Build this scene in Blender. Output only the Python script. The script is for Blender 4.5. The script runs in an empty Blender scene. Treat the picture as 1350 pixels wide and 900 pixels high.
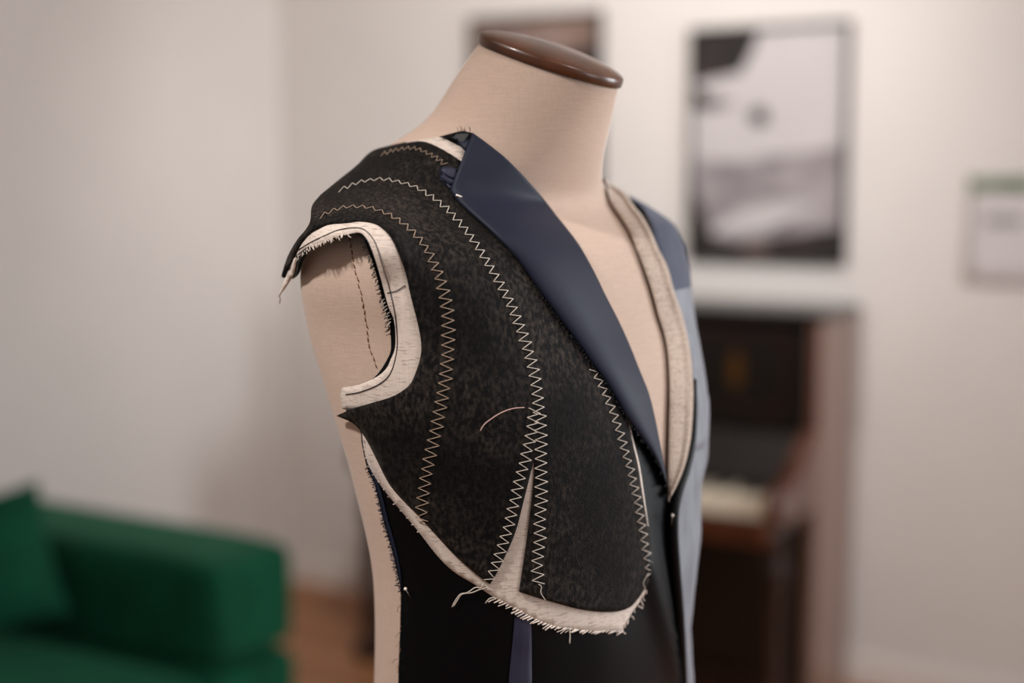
import bpy, bmesh, math, random
import numpy as np
from mathutils import Vector, Matrix, noise
from mathutils.bvhtree import BVHTree
from mathutils.geometry import delaunay_2d_cdt
random.seed(7)
scn = bpy.context.scene
COL = scn.collection

# ------------------------------------------------------------------ camera, world, lights
FOC, CX, CY, EYE = 1875.0, 675.0, 450.0, 1.5
PITCH = math.atan((450 - 235) / FOC)
cp, sp = math.cos(PITCH), math.sin(PITCH)
cam_d = bpy.data.cameras.new('camera'); cam = bpy.data.objects.new('camera', cam_d); COL.objects.link(cam)
cam.location = (0, 0, EYE); cam.rotation_euler = (math.pi / 2 - PITCH, 0, 0)
cam_d.sensor_width = 36.0; cam_d.lens = 50.0; cam_d.clip_start = 0.02
cam_d.dof.use_dof = True; cam_d.dof.focus_distance = 1.12; cam_d.dof.aperture_fstop = 1.7
cam_d.dof.aperture_blades = 0
scn.camera = cam
scn.view_settings.view_transform = 'Standard'; scn.view_settings.look = 'None'
scn.view_settings.gamma = 1.0; scn.view_settings.use_curve_mapping = False
scn.view_settings.exposure = -0.2

world = bpy.data.worlds.new('world'); scn.world = world; world.use_nodes = True
bg = world.node_tree.nodes['Background']; bg.inputs[0].default_value = (1.0, 0.96, 0.93, 1); bg.inputs[1].default_value = 0.30

def light(name, kind, loc, target, energy, color=(1, 0.9, 0.82), **kw):
    d = bpy.data.lights.new(name, kind); d.energy = energy; d.color = color
    for k, v in kw.items(): setattr(d, k, v)
    o = bpy.data.objects.new(name, d); COL.objects.link(o); o.location = loc
    o.rotation_euler = (Vector(target) - Vector(loc)).to_track_quat('-Z', 'Y').to_euler()
    return o
# room frame: corner of the two walls, S runs along the back wall to the right, N into the room
RC = Vector((-0.837, 5.22, 0)); RS = Vector((0.857, -0.515, 0)).normalized(); RN = Vector((RS.y, -RS.x, 0))
def R3(s, n, z): return RC + RS * s + RN * n + Vector((0, 0, z))
WARM = (1, 0.96, 0.925)
light('ceiling_spot_wall', 'SPOT', R3(2.15, 1.75, 2.62), R3(1.30, 0, 1.72), 158, WARM, spot_size=math.radians(93), spot_blend=1.0, shadow_soft_size=0.06)
light('added_fill_corner', 'SPOT', R3(1.5, 0.45, 2.35), R3(0.0, 0.60, 1.0), 9, WARM, spot_size=math.radians(64), spot_blend=1.0, shadow_soft_size=0.1)  # added unseen lamp that brightens the left wall near the corner
light('ceiling_spot_right_of_form', 'SPOT', (0.65, 0.50, 2.62), (0.05, 1.22, 1.35), 20, WARM, spot_size=math.radians(60), spot_blend=0.8, shadow_soft_size=0.14)
light('ceiling_spot_left_of_form', 'SPOT', (-0.95, 0.36, 2.6), (-0.14, 1.22, 0.92), 125, WARM, spot_size=math.radians(46), spot_blend=0.9, shadow_soft_size=0.08)
light('window_right', 'AREA', (2.6, 1.75, 1.6), (0.1, 1.6, 1.2), 66, (0.91, 0.96, 1.0), shape='RECTANGLE', size=1.1, size_y=1.4)
light('window_front_right', 'AREA', (2.2, -0.35, 1.65), (0.1, 1.2, 1.3), 20, (0.95, 0.97, 1.0), shape='RECTANGLE', size=1.0, size_y=1.3)

# ------------------------------------------------------------------ materials
def nodes_of(name):
    m = bpy.data.materials.new(name); m.use_nodes = True
    nt = m.node_tree; return m, nt, nt.nodes['Principled BSDF']
def lin(c): return tuple(((v / 255) / 12.92 if v / 255 <= 0.04045 else ((v / 255 + 0.055) / 1.055) ** 2.4) for v in c) + (1,)
def mat(name, col, rough=0.8, spec=0.3, var=0.12, scale=(40, 40, 40), bump=0.0, bscale=(400, 400, 400), sheen=0.0,
        sheen_col=None, coat=0.0, metal=0.0, detail=4.0, dist=0.001, col2=None, lo=0.35, hi=0.65, sheen_rough=0.4):
    m, nt, b = nodes_of(name); N = nt.nodes; L = nt.links
    tc = N.new('ShaderNodeTexCoord'); mp = N.new('ShaderNodeMapping'); mp.inputs['Scale'].default_value = scale
    L.new(tc.outputs['Object'], mp.inputs[0])
    nz = N.new('ShaderNodeTexNoise'); nz.inputs['Scale'].default_value = 1; nz.inputs['Detail'].default_value = detail
    L.new(mp.outputs[0], nz.inputs['Vector'])
    rp = N.new('ShaderNodeValToRGB'); L.new(nz.outputs['Fac'], rp.inputs[0])
    c = lin(col); k = lin(col2) if col2 else tuple(v * (1 - var) for v in c[:3]) + (1,)
    rp.color_ramp.elements[0].position = lo; rp.color_ramp.elements[0].color = k
    rp.color_ramp.elements[1].position = hi; rp.color_ramp.elements[1].color = c
    L.new(rp.outputs[0], b.inputs['Base Color'])
    b.inputs['Roughness'].default_value = rough; b.inputs['Specular IOR Level'].default_value = spec
    b.inputs['Metallic'].default_value = metal; b.inputs['Coat Weight'].default_value = coat; b.inputs['Coat Roughness'].default_value = 0.12
    b.inputs['Sheen Weight'].default_value = sheen; b.inputs['Sheen Roughness'].default_value = sheen_rough
    if sheen_col: b.inputs['Sheen Tint'].default_value = lin(sheen_col)
    if bump:
        mb = N.new('ShaderNodeMapping'); mb.inputs['Scale'].default_value = bscale; L.new(tc.outputs['Object'], mb.inputs[0])
        n2 = N.new('ShaderNodeTexNoise'); n2.inputs['Scale'].default_value = 1; n2.inputs['Detail'].default_value = 3; L.new(mb.outputs[0], n2.inputs['Vector'])
        bp = N.new('ShaderNodeBump'); bp.inputs['Strength'].default_value = bump; bp.inputs['Distance'].default_value = dist
        L.new(n2.outputs['Fac'], bp.inputs['Height']); L.new(bp.outputs[0], b.inputs['Normal'])
    return m
def weave(name, col, thread=1100.0, bump=0.35, var=0.25, rough=0.9, slub=(50, 50, 900), slub_col=None, slub_lo=0.3, slub_hi=0.42, sheen=0.15):
    """plain weave cloth: warp and weft waves plus slubs along the weft"""
    m, nt, b = nodes_of(name); N = nt.nodes; L = nt.links
    tc = N.new('ShaderNodeTexCoord')
    def nzs(scale, det=2):
        mp = N.new('ShaderNodeMapping'); mp.inputs['Scale'].default_value = scale; L.new(tc.outputs['Object'], mp.inputs[0])
        z = N.new('ShaderNodeTexNoise'); z.inputs['Scale'].default_value = 1; z.inputs['Detail'].default_value = det; L.new(mp.outputs[0], z.inputs['Vector']); return z.outputs['Fac']
    weft = nzs((60, 60, thread)); warp = nzs((thread, thread, 45)); sl = nzs(slub, 3)
    ad = N.new('ShaderNodeMath'); ad.operation = 'ADD'; L.new(weft, ad.inputs[0]); L.new(warp, ad.inputs[1])
    hf = N.new('ShaderNodeMath'); hf.operation = 'MULTIPLY'; hf.inputs[1].default_value = 0.5; L.new(ad.outputs[0], hf.inputs[0])
    rp = N.new('ShaderNodeValToRGB'); L.new(hf.outputs[0], rp.inputs[0])
    c = lin(col)
    rp.color_ramp.elements[0].position = 0.36; rp.color_ramp.elements[0].color = tuple(v * (1 - var) for v in c[:3]) + (1,)
    rp.color_ramp.elements[1].position = 0.62; rp.color_ramp.elements[1].color = c
    r2 = N.new('ShaderNodeValToRGB'); L.new(sl, r2.inputs[0])
    r2.color_ramp.elements[0].position = slub_lo; r2.color_ramp.elements[0].color = (1, 1, 1, 1)
    r2.color_ramp.elements[1].position = slub_hi; r2.color_ramp.elements[1].color = (0, 0, 0, 1)
    mx = N.new('ShaderNodeMix'); mx.data_type = 'RGBA'
    L.new(r2.outputs[0], mx.inputs[0]); L.new(rp.outputs[0], mx.inputs[6]); mx.inputs[7].default_value = lin(slub_col) if slub_col else tuple(v * 0.6 for v in c[:3]) + (1,)
    L.new(mx.outputs[2], b.inputs['Base Color'])
    b.inputs['Roughness'].default_value = rough; b.inputs['Specular IOR Level'].default_value = 0.2
    b.inputs['Sheen Weight'].default_value = sheen
    bp = N.new('ShaderNodeBump'); bp.inputs['Strength'].default_value = bump; bp.inputs['Distance'].default_value = 0.0006
    L.new(hf.outputs[0], bp.inputs['Height']); L.new(bp.outputs[0], b.inputs['Normal'])
    return m
M = {}
M['wall'] = mat('wall_paint', (226, 220, 216), 0.85, 0.2, 0.03, (3, 3, 3), 0.05, (120, 120, 120))
M['trim'] = mat('trim_paint', (232, 224, 218), 0.45, 0.4, 0.02, (5, 5, 5))
M['ceiling'] = mat('ceiling_paint', (235, 230, 224), 0.9, 0.2, 0.02, (3, 3, 3))
M['linen'] = weave('linen', (203, 177, 160), 1300, 0.35, 0.14, 0.85, (45, 45, 800), (194, 168, 151), 0.28, 0.44)
M['canvas'] = weave('hair_canvas', (222, 206, 194), 1000, 0.4, 0.14, 0.9, (130, 130, 1300), (168, 150, 140), 0.33, 0.44)
M['felt'] = mat('black_felt', (50, 43, 38), 0.75, 0.14, 0.65, (330, 330, 200), 0.5, (900, 900, 700), 0.12, (160, 146, 136), dist=0.0016, detail=6, col2=(7, 6, 6), lo=0.42, hi=0.75)
M['shell'] = mat('black_suiting', (4, 5, 8), 0.42, 0.15, 0.25, (500, 500, 500), 0.12, (1500, 1500, 1500), 0.0, (120, 125, 140))
M['navy'] = mat('navy_suiting', (28, 32, 50), 0.55, 0.22, 0.2, (900, 900, 1200), 0.15, (1500, 1500, 1500), 0.05, (130, 140, 170))
M['navy_reverse'] = mat('blue_grey_suiting', (70, 76, 92), 0.7, 0.3, 0.2, (60, 60, 20), 0.15, (900, 900, 900), 0.4, (190, 196, 215))
M['lower_front'] = mat('pale_grey_cloth', (128, 131, 140), 0.5, 0.4, 0.3, (120, 120, 25), 0.25, (60, 60, 20), 0.3, (200, 205, 220), dist=0.003)
M['navy_tape'] = mat('navy_tape', (40, 40, 62), 0.55, 0.4, 0.2, (900, 900, 60), 0.1, (1500, 1500, 1500), 0.3, (130, 135, 165))
M['twill'] = weave('collar_twill', (202, 182, 167), 700, 0.9, 0.3, 0.9, (500, 500, 700), (150, 128, 113), 0.34, 0.46)
M['thread'] = mat('pale_thread', (198, 186, 174), 0.7, 0.3, 0.1, (300, 300, 300))
M['tan'] = mat('tan_thread', (160, 138, 120), 0.7, 0.3, 0.1, (300, 300, 300))
M['pinkthread'] = mat('pink_thread', (196, 160, 150), 0.7, 0.3, 0.1, (300, 300, 300))
M['darkthread'] = mat('dark_thread', (46, 40, 42), 0.7, 0.3, 0.1, (300, 300, 300))
M['brownthread'] = mat('brown_thread', (140, 104, 78), 0.8, 0.2, 0.3, (300, 300, 300))
M['cap'] = mat('polished_wood', (88, 46, 18), 0.36, 0.45, 0.6, (30, 30, 30), 0, coat=0.3)
M['pearl'] = mat('pearl', (238, 226, 214), 0.2, 0.6, 0.02)
M['steel'] = mat('steel', (190, 190, 192), 0.3, 0.5, 0.05, metal=1.0)
M['velvet'] = mat('green_velvet', (8, 76, 52), 0.75, 0.15, 0.3, (14, 14, 14), 0.1, (300, 300, 300), 0.8, (60, 110, 84), sheen_rough=0.45)
M['mahogany'] = mat('mahogany', (44, 19, 11), 0.35, 0.4, 0.6, (30, 30, 4), 0, coat=0.25)
M['piano_side'] = mat('side_reflection', (134, 106, 94), 0.35, 0.5, 0.15, (20, 20, 4), 0, coat=0.3)  # mahogany side; the wall's reflection is put into this paler colour
M['mahogany_lit'] = mat('mahogany_lit', (92, 46, 26), 0.3, 0.5, 0.4, (30, 30, 4), 0, coat=0.5)  # lighter mahogany: highlight on cheeks, slip and edges put into the colour
M['piano_dark'] = mat('dark_polish', (22, 12, 9), 0.35, 0.4, 0.4, (20, 20, 4), 0, coat=0.2)
M['ivory'] = mat('ivory', (248, 236, 214), 0.3, 0.5, 0.03)
M['ebony'] = mat('ebony', (12, 11, 11), 0.3, 0.5, 0.1)
M['gilt'] = mat('gilt', (112, 74, 30), 0.4, 0.5, 0.2, metal=0.7)
M['brass'] = mat('brass', (170, 130, 70), 0.3, 0.5, 0.1, metal=1.0)
M['frame'] = mat('frame_black', (18, 17, 17), 0.4, 0.4, 0.1)
M['paper'] = mat('paper', (214, 208, 208), 0.8, 0.2, 0.02)
M['paper_green'] = mat('paper_green', (74, 96, 62), 0.8, 0.2, 0.5, (30, 30, 30), col2=(140, 150, 128))
M['ink_grey'] = mat('ink_grey', (160, 154, 156), 0.8, 0.2, 0.1)
M['p_sky'] = mat('print_sky', (200, 194, 195), 0.55, 0.3, 0.06, (6, 6, 6))
M['p_hill'] = mat('print_hill', (168, 160, 162), 0.55, 0.3, 0.4, (8, 8, 14), col2=(120, 112, 116))
M['p_dark'] = mat('print_dark', (34, 30, 30), 0.55, 0.3, 0.3, (9, 9, 9), col2=(60, 52, 50))
M['p_brown'] = mat('print_brown', (150, 126, 116), 0.55, 0.3, 0.3, (10, 10, 10), col2=(112, 92, 84))
M['pole'] = mat('pole_black', (20, 20, 20), 0.4, 0.5, 0.1)
def floor_mat():
    m, nt, b = nodes_of('oak_boards'); N = nt.nodes; L = nt.links
    tc = N.new('ShaderNodeTexCoord'); mp = N.new('ShaderNodeMapping'); mp.inputs['Rotation'].default_value = (0, 0, math.radians(31)); L.new(tc.outputs['Object'], mp.inputs[0])
    br = N.new('ShaderNodeTexBrick'); br.inputs['Scale'].default_value = 1; br.inputs['Brick Width'].default_value = 1.4; br.inputs['Row Height'].default_value = 0.14
    br.inputs['Mortar Size'].default_value = 0.002; br.inputs['Color1'].default_value = lin((198, 138, 92)); br.inputs['Color2'].default_value = lin((164, 108, 68)); br.inputs['Mortar'].default_value = lin((60, 36, 24))
    L.new(mp.outputs[0], br.inputs['Vector'])
    m2 = N.new('ShaderNodeMapping'); m2.inputs['Scale'].default_value = (2, 40, 1); L.new(mp.outputs[0], m2.inputs[0])
    nz = N.new('ShaderNodeTexNoise'); nz.inputs['Scale'].default_value = 1; L.new(m2.outputs[0], nz.inputs['Vector'])
    mx = N.new('ShaderNodeMix'); mx.data_type = 'RGBA'; mx.blend_type = 'MULTIPLY'; mx.inputs[0].default_value = 0.35
    L.new(br.outputs['Color'], mx.inputs[6]); L.new(nz.outputs['Color'], mx.inputs[7]); L.new(mx.outputs[2], b.inputs['Base Color'])
    b.inputs['Roughness'].default_value = 0.45
    return m
M['floor'] = floor_mat()
def brush_nap(m):
    nt = m.node_tree; N = nt.nodes; L = nt.links; b = N['Principled BSDF']; src = b.inputs['Base Color'].links[0].from_socket
    tc = N.new('ShaderNodeTexCoord'); z = N.new('ShaderNodeTexNoise'); z.inputs['Scale'].default_value = 13; z.inputs['Detail'].default_value = 3; L.new(tc.outputs['Object'], z.inputs['Vector'])
    r = N.new('ShaderNodeMapRange'); r.inputs['From Min'].default_value = 0.35; r.inputs['From Max'].default_value = 0.68; r.inputs['To Min'].default_value = 0.35; r.inputs['To Max'].default_value = 2.0; L.new(z.outputs['Fac'], r.inputs['Value'])
    v = N.new('ShaderNodeVectorMath'); v.operation = 'SCALE'; L.new(src, v.inputs[0]); L.new(r.outputs[0], v.inputs['Scale']); L.new(v.outputs[0], b.inputs['Base Color'])
brush_nap(M['felt'])

# ------------------------------------------------------------------ helpers
def link(name, bm, m, parent=None, smooth=True):
    me = bpy.data.meshes.new(name); bm.to_mesh(me); bm.free()
    for p in me.polygons: p.use_smooth = smooth
    for q in (m if isinstance(m, (list, tuple)) else [m]): me.materials.append(q)
    o = bpy.data.objects.new(name, me); COL.objects.link(o)
    if parent: o.parent = parent; o.matrix_parent_inverse = parent.matrix_basis.inverted()
    return o
def thing(name, label, cat, loc=(0, 0, 0), group=None):
    o = bpy.data.objects.new(name, None); COL.objects.link(o); o.location = loc; o.empty_display_size = 0.05
    return tag(o, label, cat, group)
def tag(o, label, cat, group=None):
    o['label'] = label; o['category'] = cat; o['kind'] = 'thing'
    if group: o['group'] = group
    return o
def struct(o, label=None):
    o['kind'] = 'structure'
    if label: o['label'] = label
    return o
def mod_bevel(o, w, seg=2):
    b = o.modifiers.new('bevel', 'BEVEL'); b.width = w; b.segments = seg; b.limit_method = 'ANGLE'; b.angle_limit = math.radians(35); return o
def rbox(bm, s0, s1, n0, n1, z0, z1, mi=0):
    """box in the room frame"""
    v = [bm.verts.new(R3(s, n, z)) for z in (z0, z1) for s, n in ((s0, n0), (s1, n0), (s1, n1), (s0, n1))]
    fs = [bm.faces.new([v[i] for i in f]) for f in ((3, 2, 1, 0), (4, 5, 6, 7), (0, 1, 5, 4), (1, 2, 6, 5), (2, 3, 7, 6), (3, 0, 4, 7))]
    for f in fs: f.material_index = mi
    bmesh.ops.recalc_face_normals(bm, faces=fs)
    return fs
def box_obj(name, m, parent, *dims, bevel=0.004, seg=2):
    bm = bmesh.new(); rbox(bm, *dims); return mod_bevel(link(name, bm, m, parent, smooth=False), bevel, seg)
def tube(bm, pts, r, sides=6, cap=True, taper=None):
    pts = [Vector(p) for p in pts]; n = len(pts); prev = None; loops = []
    up = None
    for i, p in enumerate(pts):
        d = (pts[min(i + 1, n - 1)] - pts[max(i - 1, 0)])
        if d.length < 1e-9: d = Vector((0, 0, 1))
        d.normalize()
        if up is None:
            up = d.orthogonal().normalized()
        else:
            up = (up - d * up.dot(d)); up = up.normalized() if up.length > 1e-6 else d.orthogonal().normalized()
        w = d.cross(up); rr = r * (taper(i / (n - 1)) if taper else 1)
        loops.append([bm.verts.new(p + (up * math.cos(a) + w * math.sin(a)) * rr) for a in [2 * math.pi * k / sides for k in range(sides)]])
    for a, b in zip(loops, loops[1:]):
        for k in range(sides): bm.faces.new((a[k], a[(k + 1) % sides], b[(k + 1) % sides], b[k]))
    if cap: bm.faces.new(loops[0][::-1]); bm.faces.new(loops[-1])
def lathe(bm, prof, centre, segs=40, ax=None):
    c = Vector(centre); rings = []
    for r, z in prof:
        rings.append([bm.verts.new(c + Vector((r * math.cos(2 * math.pi * k / segs), r * math.sin(2 * math.pi * k / segs), z))) for k in range(segs)])
    for a, b in zip(rings, rings[1:]):
        for k in range(segs): bm.faces.new((a[k], a[(k + 1) % segs], b[(k + 1) % segs], b[k]))
    bm.faces.new(rings[0][::-1]); bm.faces.new(rings[-1])
def ray(px, py):
    x = (px - CX) / FOC; u = (CY - py) / FOC
    return Vector((x, cp + u * sp, -sp + u * cp)).normalized()
ORG = Vector((0, 0, EYE))
def cr(pts, sub=8):
    """Catmull-Rom through the points, ends kept"""
    P = [np.array(p, float) for p in pts]
    if len(P) < 3: return [tuple(p) for p in P]
    P = [2 * P[0] - P[1]] + P + [2 * P[-1] - P[-2]]; out = []
    for i in range(1, len(P) - 2):
        for k in range(sub):
            t = k / sub; a, b, c, d = P[i - 1:i + 3]
            out.append(tuple(0.5 * (2 * b + (c - a) * t + (2 * a - 5 * b + 4 * c - d) * t * t + (3 * b - a - 3 * c + d) * t ** 3)))
    out.append(tuple(P[-2])); return out
def resample(pts, step=None, n=None):
    P = np.array(pts, float); L = np.r_[0, np.cumsum(np.linalg.norm(np.diff(P, axis=0), axis=1))]
    n = n or max(2, int(round(L[-1] / step)) + 1); s = np.linspace(0, L[-1], n)
    return np.stack([np.interp(s, L, P[:, k]) for k in range(P.shape[1])], 1)

# ------------------------------------------------------------------ room
def slab(name, pts, m, n):
    bm = bmesh.new(); vs = [bm.verts.new(p) for p in pts]; f = bm.faces.new(vs)
    f.normal_update()
    if f.normal.dot(Vector(n)) < 0: f.normal_flip()
    g = bmesh.ops.extrude_face_region(bm, geom=[f]); ev = [e for e in g['geom'] if isinstance(e, bmesh.types.BMVert)]
    bmesh.ops.translate(bm, verts=ev, vec=-Vector(n).normalized() * 0.08)
    bmesh.ops.recalc_face_normals(bm, faces=bm.faces[:])
    return struct(link(name, bm, m, smooth=False))
HT = 2.75
slab('floor', [R3(-.1, -.1, 0), R3(6, -.1, 0), R3(6, 6.5, 0), R3(-.1, 6.5, 0)], M['floor'], (0, 0, 1))
slab('ceiling', [R3(-.1, -.1, HT), R3(6, -.1, HT), R3(6, 6.5, HT), R3(-.1, 6.5, HT)], M['ceiling'], (0, 0, -1))
slab('wall_back', [R3(-.08, 0, 0), R3(6, 0, 0), R3(6, 0, HT), R3(-.08, 0, HT)], M['wall'], RN)
slab('wall_left', [R3(0, 0, 0), R3(0, 6.5, 0), R3(0, 6.5, HT), R3(0, 0, HT)], M['wall'], RS)
def baseboard(name, dims):
    bm = bmesh.new(); rbox(bm, *dims); return struct(mod_bevel(link(name, bm, M['trim'], smooth=False), 0.005))
baseboard('baseboard_back', (0.0, 6, 0.0, 0.016, 0.0, 0.095))
baseboard('baseboard_left', (0.0, 0.016, 0.016, 6.5, 0.0, 0.095))

# ------------------------------------------------------------------ upright piano against the back wall
PS0, PS1 = 0.76, 2.155
pn = thing('upright_piano', 'dark polished mahogany upright piano against the pale wall under the framed poster', 'piano', R3((PS0 + PS1) / 2, 0.3, 0))
def pb(name, m, *d, **k): return box_obj(name, M[m], pn, *d, **k)
pb('side_panel', 'piano_side', PS1 - 0.035, PS1, 0.03, 0.335, 0, 1.115, bevel=0.006)
pb('side_panel', 'piano_side', PS0, PS0 + 0.035, 0.03, 0.335, 0, 1.115, bevel=0.006)
pb('lid', 'piano_dark', PS0 - 0.012, PS1 + 0.012, 0.02, 0.35, 1.115, 1.14, bevel=0.008)
pb('back_panel', 'piano_dark', PS0 + 0.035, PS1 - 0.035, 0.03, 0.05, 0.02, 1.115)
pb('front_stile', 'mahogany_lit', PS1 - 0.024, PS1 - 0.002, 0.333, 0.347, 0.62, 1.113)
pb('front_stile', 'mahogany_lit', PS0 + 0.002, PS0 + 0.024, 0.333, 0.347, 0.62, 1.113)
up_ = pb('upper_panel', 'piano_dark', PS0 + 0.035, PS1 - 0.035, 0.285, 0.31, 0.80, 1.10)
for a, b in ((PS0 + 0.1, PS0 + 0.5), (PS0 + 0.54, PS1 - 0.54), (PS1 - 0.5, PS1 - 0.1)):
    bm = bmesh.new()
    for d in ((a, b, 0.31, 0.318, 0.845, 0.86), (a, b, 0.31, 0.318, 1.06, 1.075), (a, a + 0.015, 0.31, 0.318, 0.86, 1.06), (b - 0.015, b, 0.31, 0.318, 0.86, 1.06)): rbox(bm, *d)
    mo = link('panel_moulding', bm, M['mahogany'], up_, smooth=False)
for sc in (1.90, 1.02):      # gilt inlay on the upper panel
    bm = bmesh.new()
    pts = [(0, .06), (.012, .035), (.024, .03), (.014, .0), (.024, -.03), (.012, -.035), (0, -.06), (-.012, -.035), (-.024, -.03), (-.014, 0), (-.024, .03), (-.012, .035)]
    vs = [bm.verts.new(R3(sc + x, 0.3115, 0.965 + z)) for x, z in pts]; f = bm.faces.new(vs)
    g = bmesh.ops.extrude_face_region(bm, geom=[f]); bmesh.ops.translate(bm, verts=[e for e in g['geom'] if isinstance(e, bmesh.types.BMVert)], vec=RN * 0.003)
    bmesh.ops.recalc_face_normals(bm, faces=bm.faces[:])
    link('gilt_inlay', bm, M['gilt'], up_, smooth=False)
# open fallboard, leaning back behind the keys
bm = bmesh.new()
v = [bm.verts.new(R3(s, n, z)) for s in (PS0 + 0.052, PS1 - 0.052) for n, z in ((0.425, 0.672), (0.335, 0.80), (0.322, 0.795), (0.405, 0.668))]
for k in range(4): bm.faces.new((v[k], v[(k + 1) % 4], v[4 + (k + 1) % 4], v[4 + k]))
bm.faces.new(v[:4]); bm.faces.new(v[4:]); bmesh.ops.recalc_face_normals(bm, faces=bm.faces[:])
mod_bevel(link('fallboard', bm, M['piano_dark'], pn, smooth=False), 0.003)
pb('key_bed', 'mahogany', PS0 + 0.035, PS1 - 0.035, 0.3, 0.59, 0.555, 0.612, bevel=0.008)
pb('key_slip', 'mahogany_lit', PS0 + 0.035, PS1 - 0.035, 0.59, 0.61, 0.545, 0.618, bevel=0.006)
KS0, KS1 = PS0 + 0.052, PS1 - 0.052
kw = (KS1 - KS0) / 52
wk = bpy.data.objects.new('keyboard', None); COL.objects.link(wk); wk.parent = pn; wk.matrix_parent_inverse = pn.matrix_basis.inverted()
for i in range(52):
    bm = bmesh.new(); a = KS0 + i * kw
    rbox(bm, a + 0.0006, a + kw - 0.0006, 0.43, 0.584, 0.6125, 0.662)
    o = link('white_key', bm, M['ivory'], wk, smooth=False); mod_bevel(o, 0.0015, 1)
for i in range(51):
    if (i + 5) % 7 in (2, 6): continue
    bm = bmesh.new(); a = KS0 + (i + 1) * kw
    rbox(bm, a - 0.0055, a + 0.0055, 0.43, 0.53, 0.6625, 0.674)
    o = link('black_key', bm, M['ebony'], wk, smooth=False); mod_bevel(o, 0.002, 1)
for a, b in ((PS0, PS0 + 0.05), (PS1 - 0.05, PS1)):
    # scrolled key cheek, profile in (n, z) swept along the wall
    prof = [(0.335, 0.60), (0.60, 0.60), (0.615, 0.625), (0.618, 0.66), (0.605, 0.69), (0.57, 0.705), (0.52, 0.712), (0.46, 0.735), (0.41, 0.775), (0.37, 0.81), (0.335, 0.815)]
    bm = bmesh.new(); A = [bm.verts.new(R3(a, n, z)) for n, z in prof]; B = [bm.verts.new(R3(b, n, z)) for n, z in prof]
    for k in range(len(prof)): bm.faces.new((A[k], A[(k + 1) % len(prof)], B[(k + 1) % len(prof)], B[k]))
    bm.faces.new(A); bm.faces.new(B); bmesh.ops.recalc_face_normals(bm, faces=bm.faces[:])
    mod_bevel(link('key_cheek', bm, M['mahogany_lit'], pn, smooth=False), 0.008, 3)
    bm = bmesh.new(); c = R3((a + b) / 2 + (0.012 if a < 1.4 else -0.012), 0.555, 0)
    lathe(bm, [(.038, 0.0), (.04, .03), (.03, .06), (.026, .09), (.036, .12), (.03, .16), (.024, .3), (.03, .44), (.038, .48), (.03, .5), (.028, .53), (.036, .55), (.037, .556)], c, 24)
    link('leg', bm, M['mahogany'], pn)
    bm = bmesh.new(); rbox(bm, a, b, 0.335, 0.60, 0.0, 0.06); mod_bevel(link('toe_block', bm, M['mahogany'], pn, smooth=False), 0.006)
pb('knee_panel', 'piano_dark', PS0 + 0.035, PS1 - 0.035, 0.285, 0.31, 0.09, 0.555)
pb('bottom_rail', 'mahogany', PS0 + 0.035, PS1 - 0.035, 0.285, 0.335, 0.0, 0.09)
for ps in (1.40, 1.52):
    bm = bmesh.new(); tube(bm, [R3(ps, 0.33, .05), R3(ps, 0.39, .05), R3(ps, 0.43, .042)], 0.012, 10); link('pedal', bm, M['brass'], pn)

# ------------------------------------------------------------------ framed posters and notice
def poster(label, s0, s1, z0, z1, areas):
    t = thing('framed_poster', label, 'framed picture', R3((s0 + s1) / 2, 0.0, z0), 'black framed posters on the back wall')
    bm = bmesh.new(); w = 0.014
    for d in ((s0, s1, 0, .022, z0, z0 + w), (s0, s1, 0, .022, z1 - w, z1), (s0, s0 + w, 0, .022, z0 + w, z1 - w), (s1 - w, s1, 0, .022, z0 + w, z1 - w)): rbox(bm, *d)
    mod_bevel(link('frame', bm, M['frame'], t, smooth=False), 0.002)
    mats = []; bm = bmesh.new(); W, Hh = s1 - s0 - 2 * w, z1 - z0 - 2 * w
    for k, (m, poly) in enumerate(areas):
        if m not in mats: mats.append(m)
        f = bm.faces.new([bm.verts.new(R3(s0 + w + x * W, 0.010 + k * 0.0003, z0 + w + y * Hh)) for x, y in poly]); f.material_index = mats.index(m); f.normal_update()
        if f.normal.dot(RN) < 0: f.normal_flip()
    link('print', bm, [M[m] for m in mats], t, smooth=False)
    return t
def blob(x, y, rx, ry, seed=0):
    r = random.Random(seed); return [(x + rx * math.cos(a) * r.uniform(.75, 1.15), y + ry * math.sin(a) * r.uniform(.75, 1.15)) for a in [k * math.pi / 8 for k in range(16)]]
full = [(0, 0), (1, 0), (1, 1), (0, 1)]
poster('framed black and white landscape poster hanging above the right end of the piano', 1.613, 2.112, 1.25, 1.947, [
    ('p_sky', full),
    ('p_hill', [(0, .06), (1, .12), (1, .50), (.78, .47), (.5, .45), (.3, .43), (.12, .44), (0, .46)]),
    ('p_sky', [(.1, .10), (.5, .12), (.85, .24), (.6, .26), (.3, .2)]),
    ('p_dark', [(0, .78), (.16, .80), (.32, .82), (.40, .92), (.44, 1), (0, 1)]),
    ('p_dark', blob(.10, .69, .14, .034, 1)), ('p_hill', blob(.22, .69, .07, .02, 2)), ('p_dark', blob(.03, .73, .05, .03, 6)),
    ('p_dark', blob(.45, .625, .065, .045, 3)),
    ('p_dark', [(0, 0), (1, 0), (1, .14), (.8, .12), (.55, .09), (.3, .07), (.15, .09), (.08, .2), (.03, .3), (0, .32)]),
    ('p_brown', [(.36, .015), (.52, .015), (.52, .06), (.38, .06)]),
])
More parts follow.
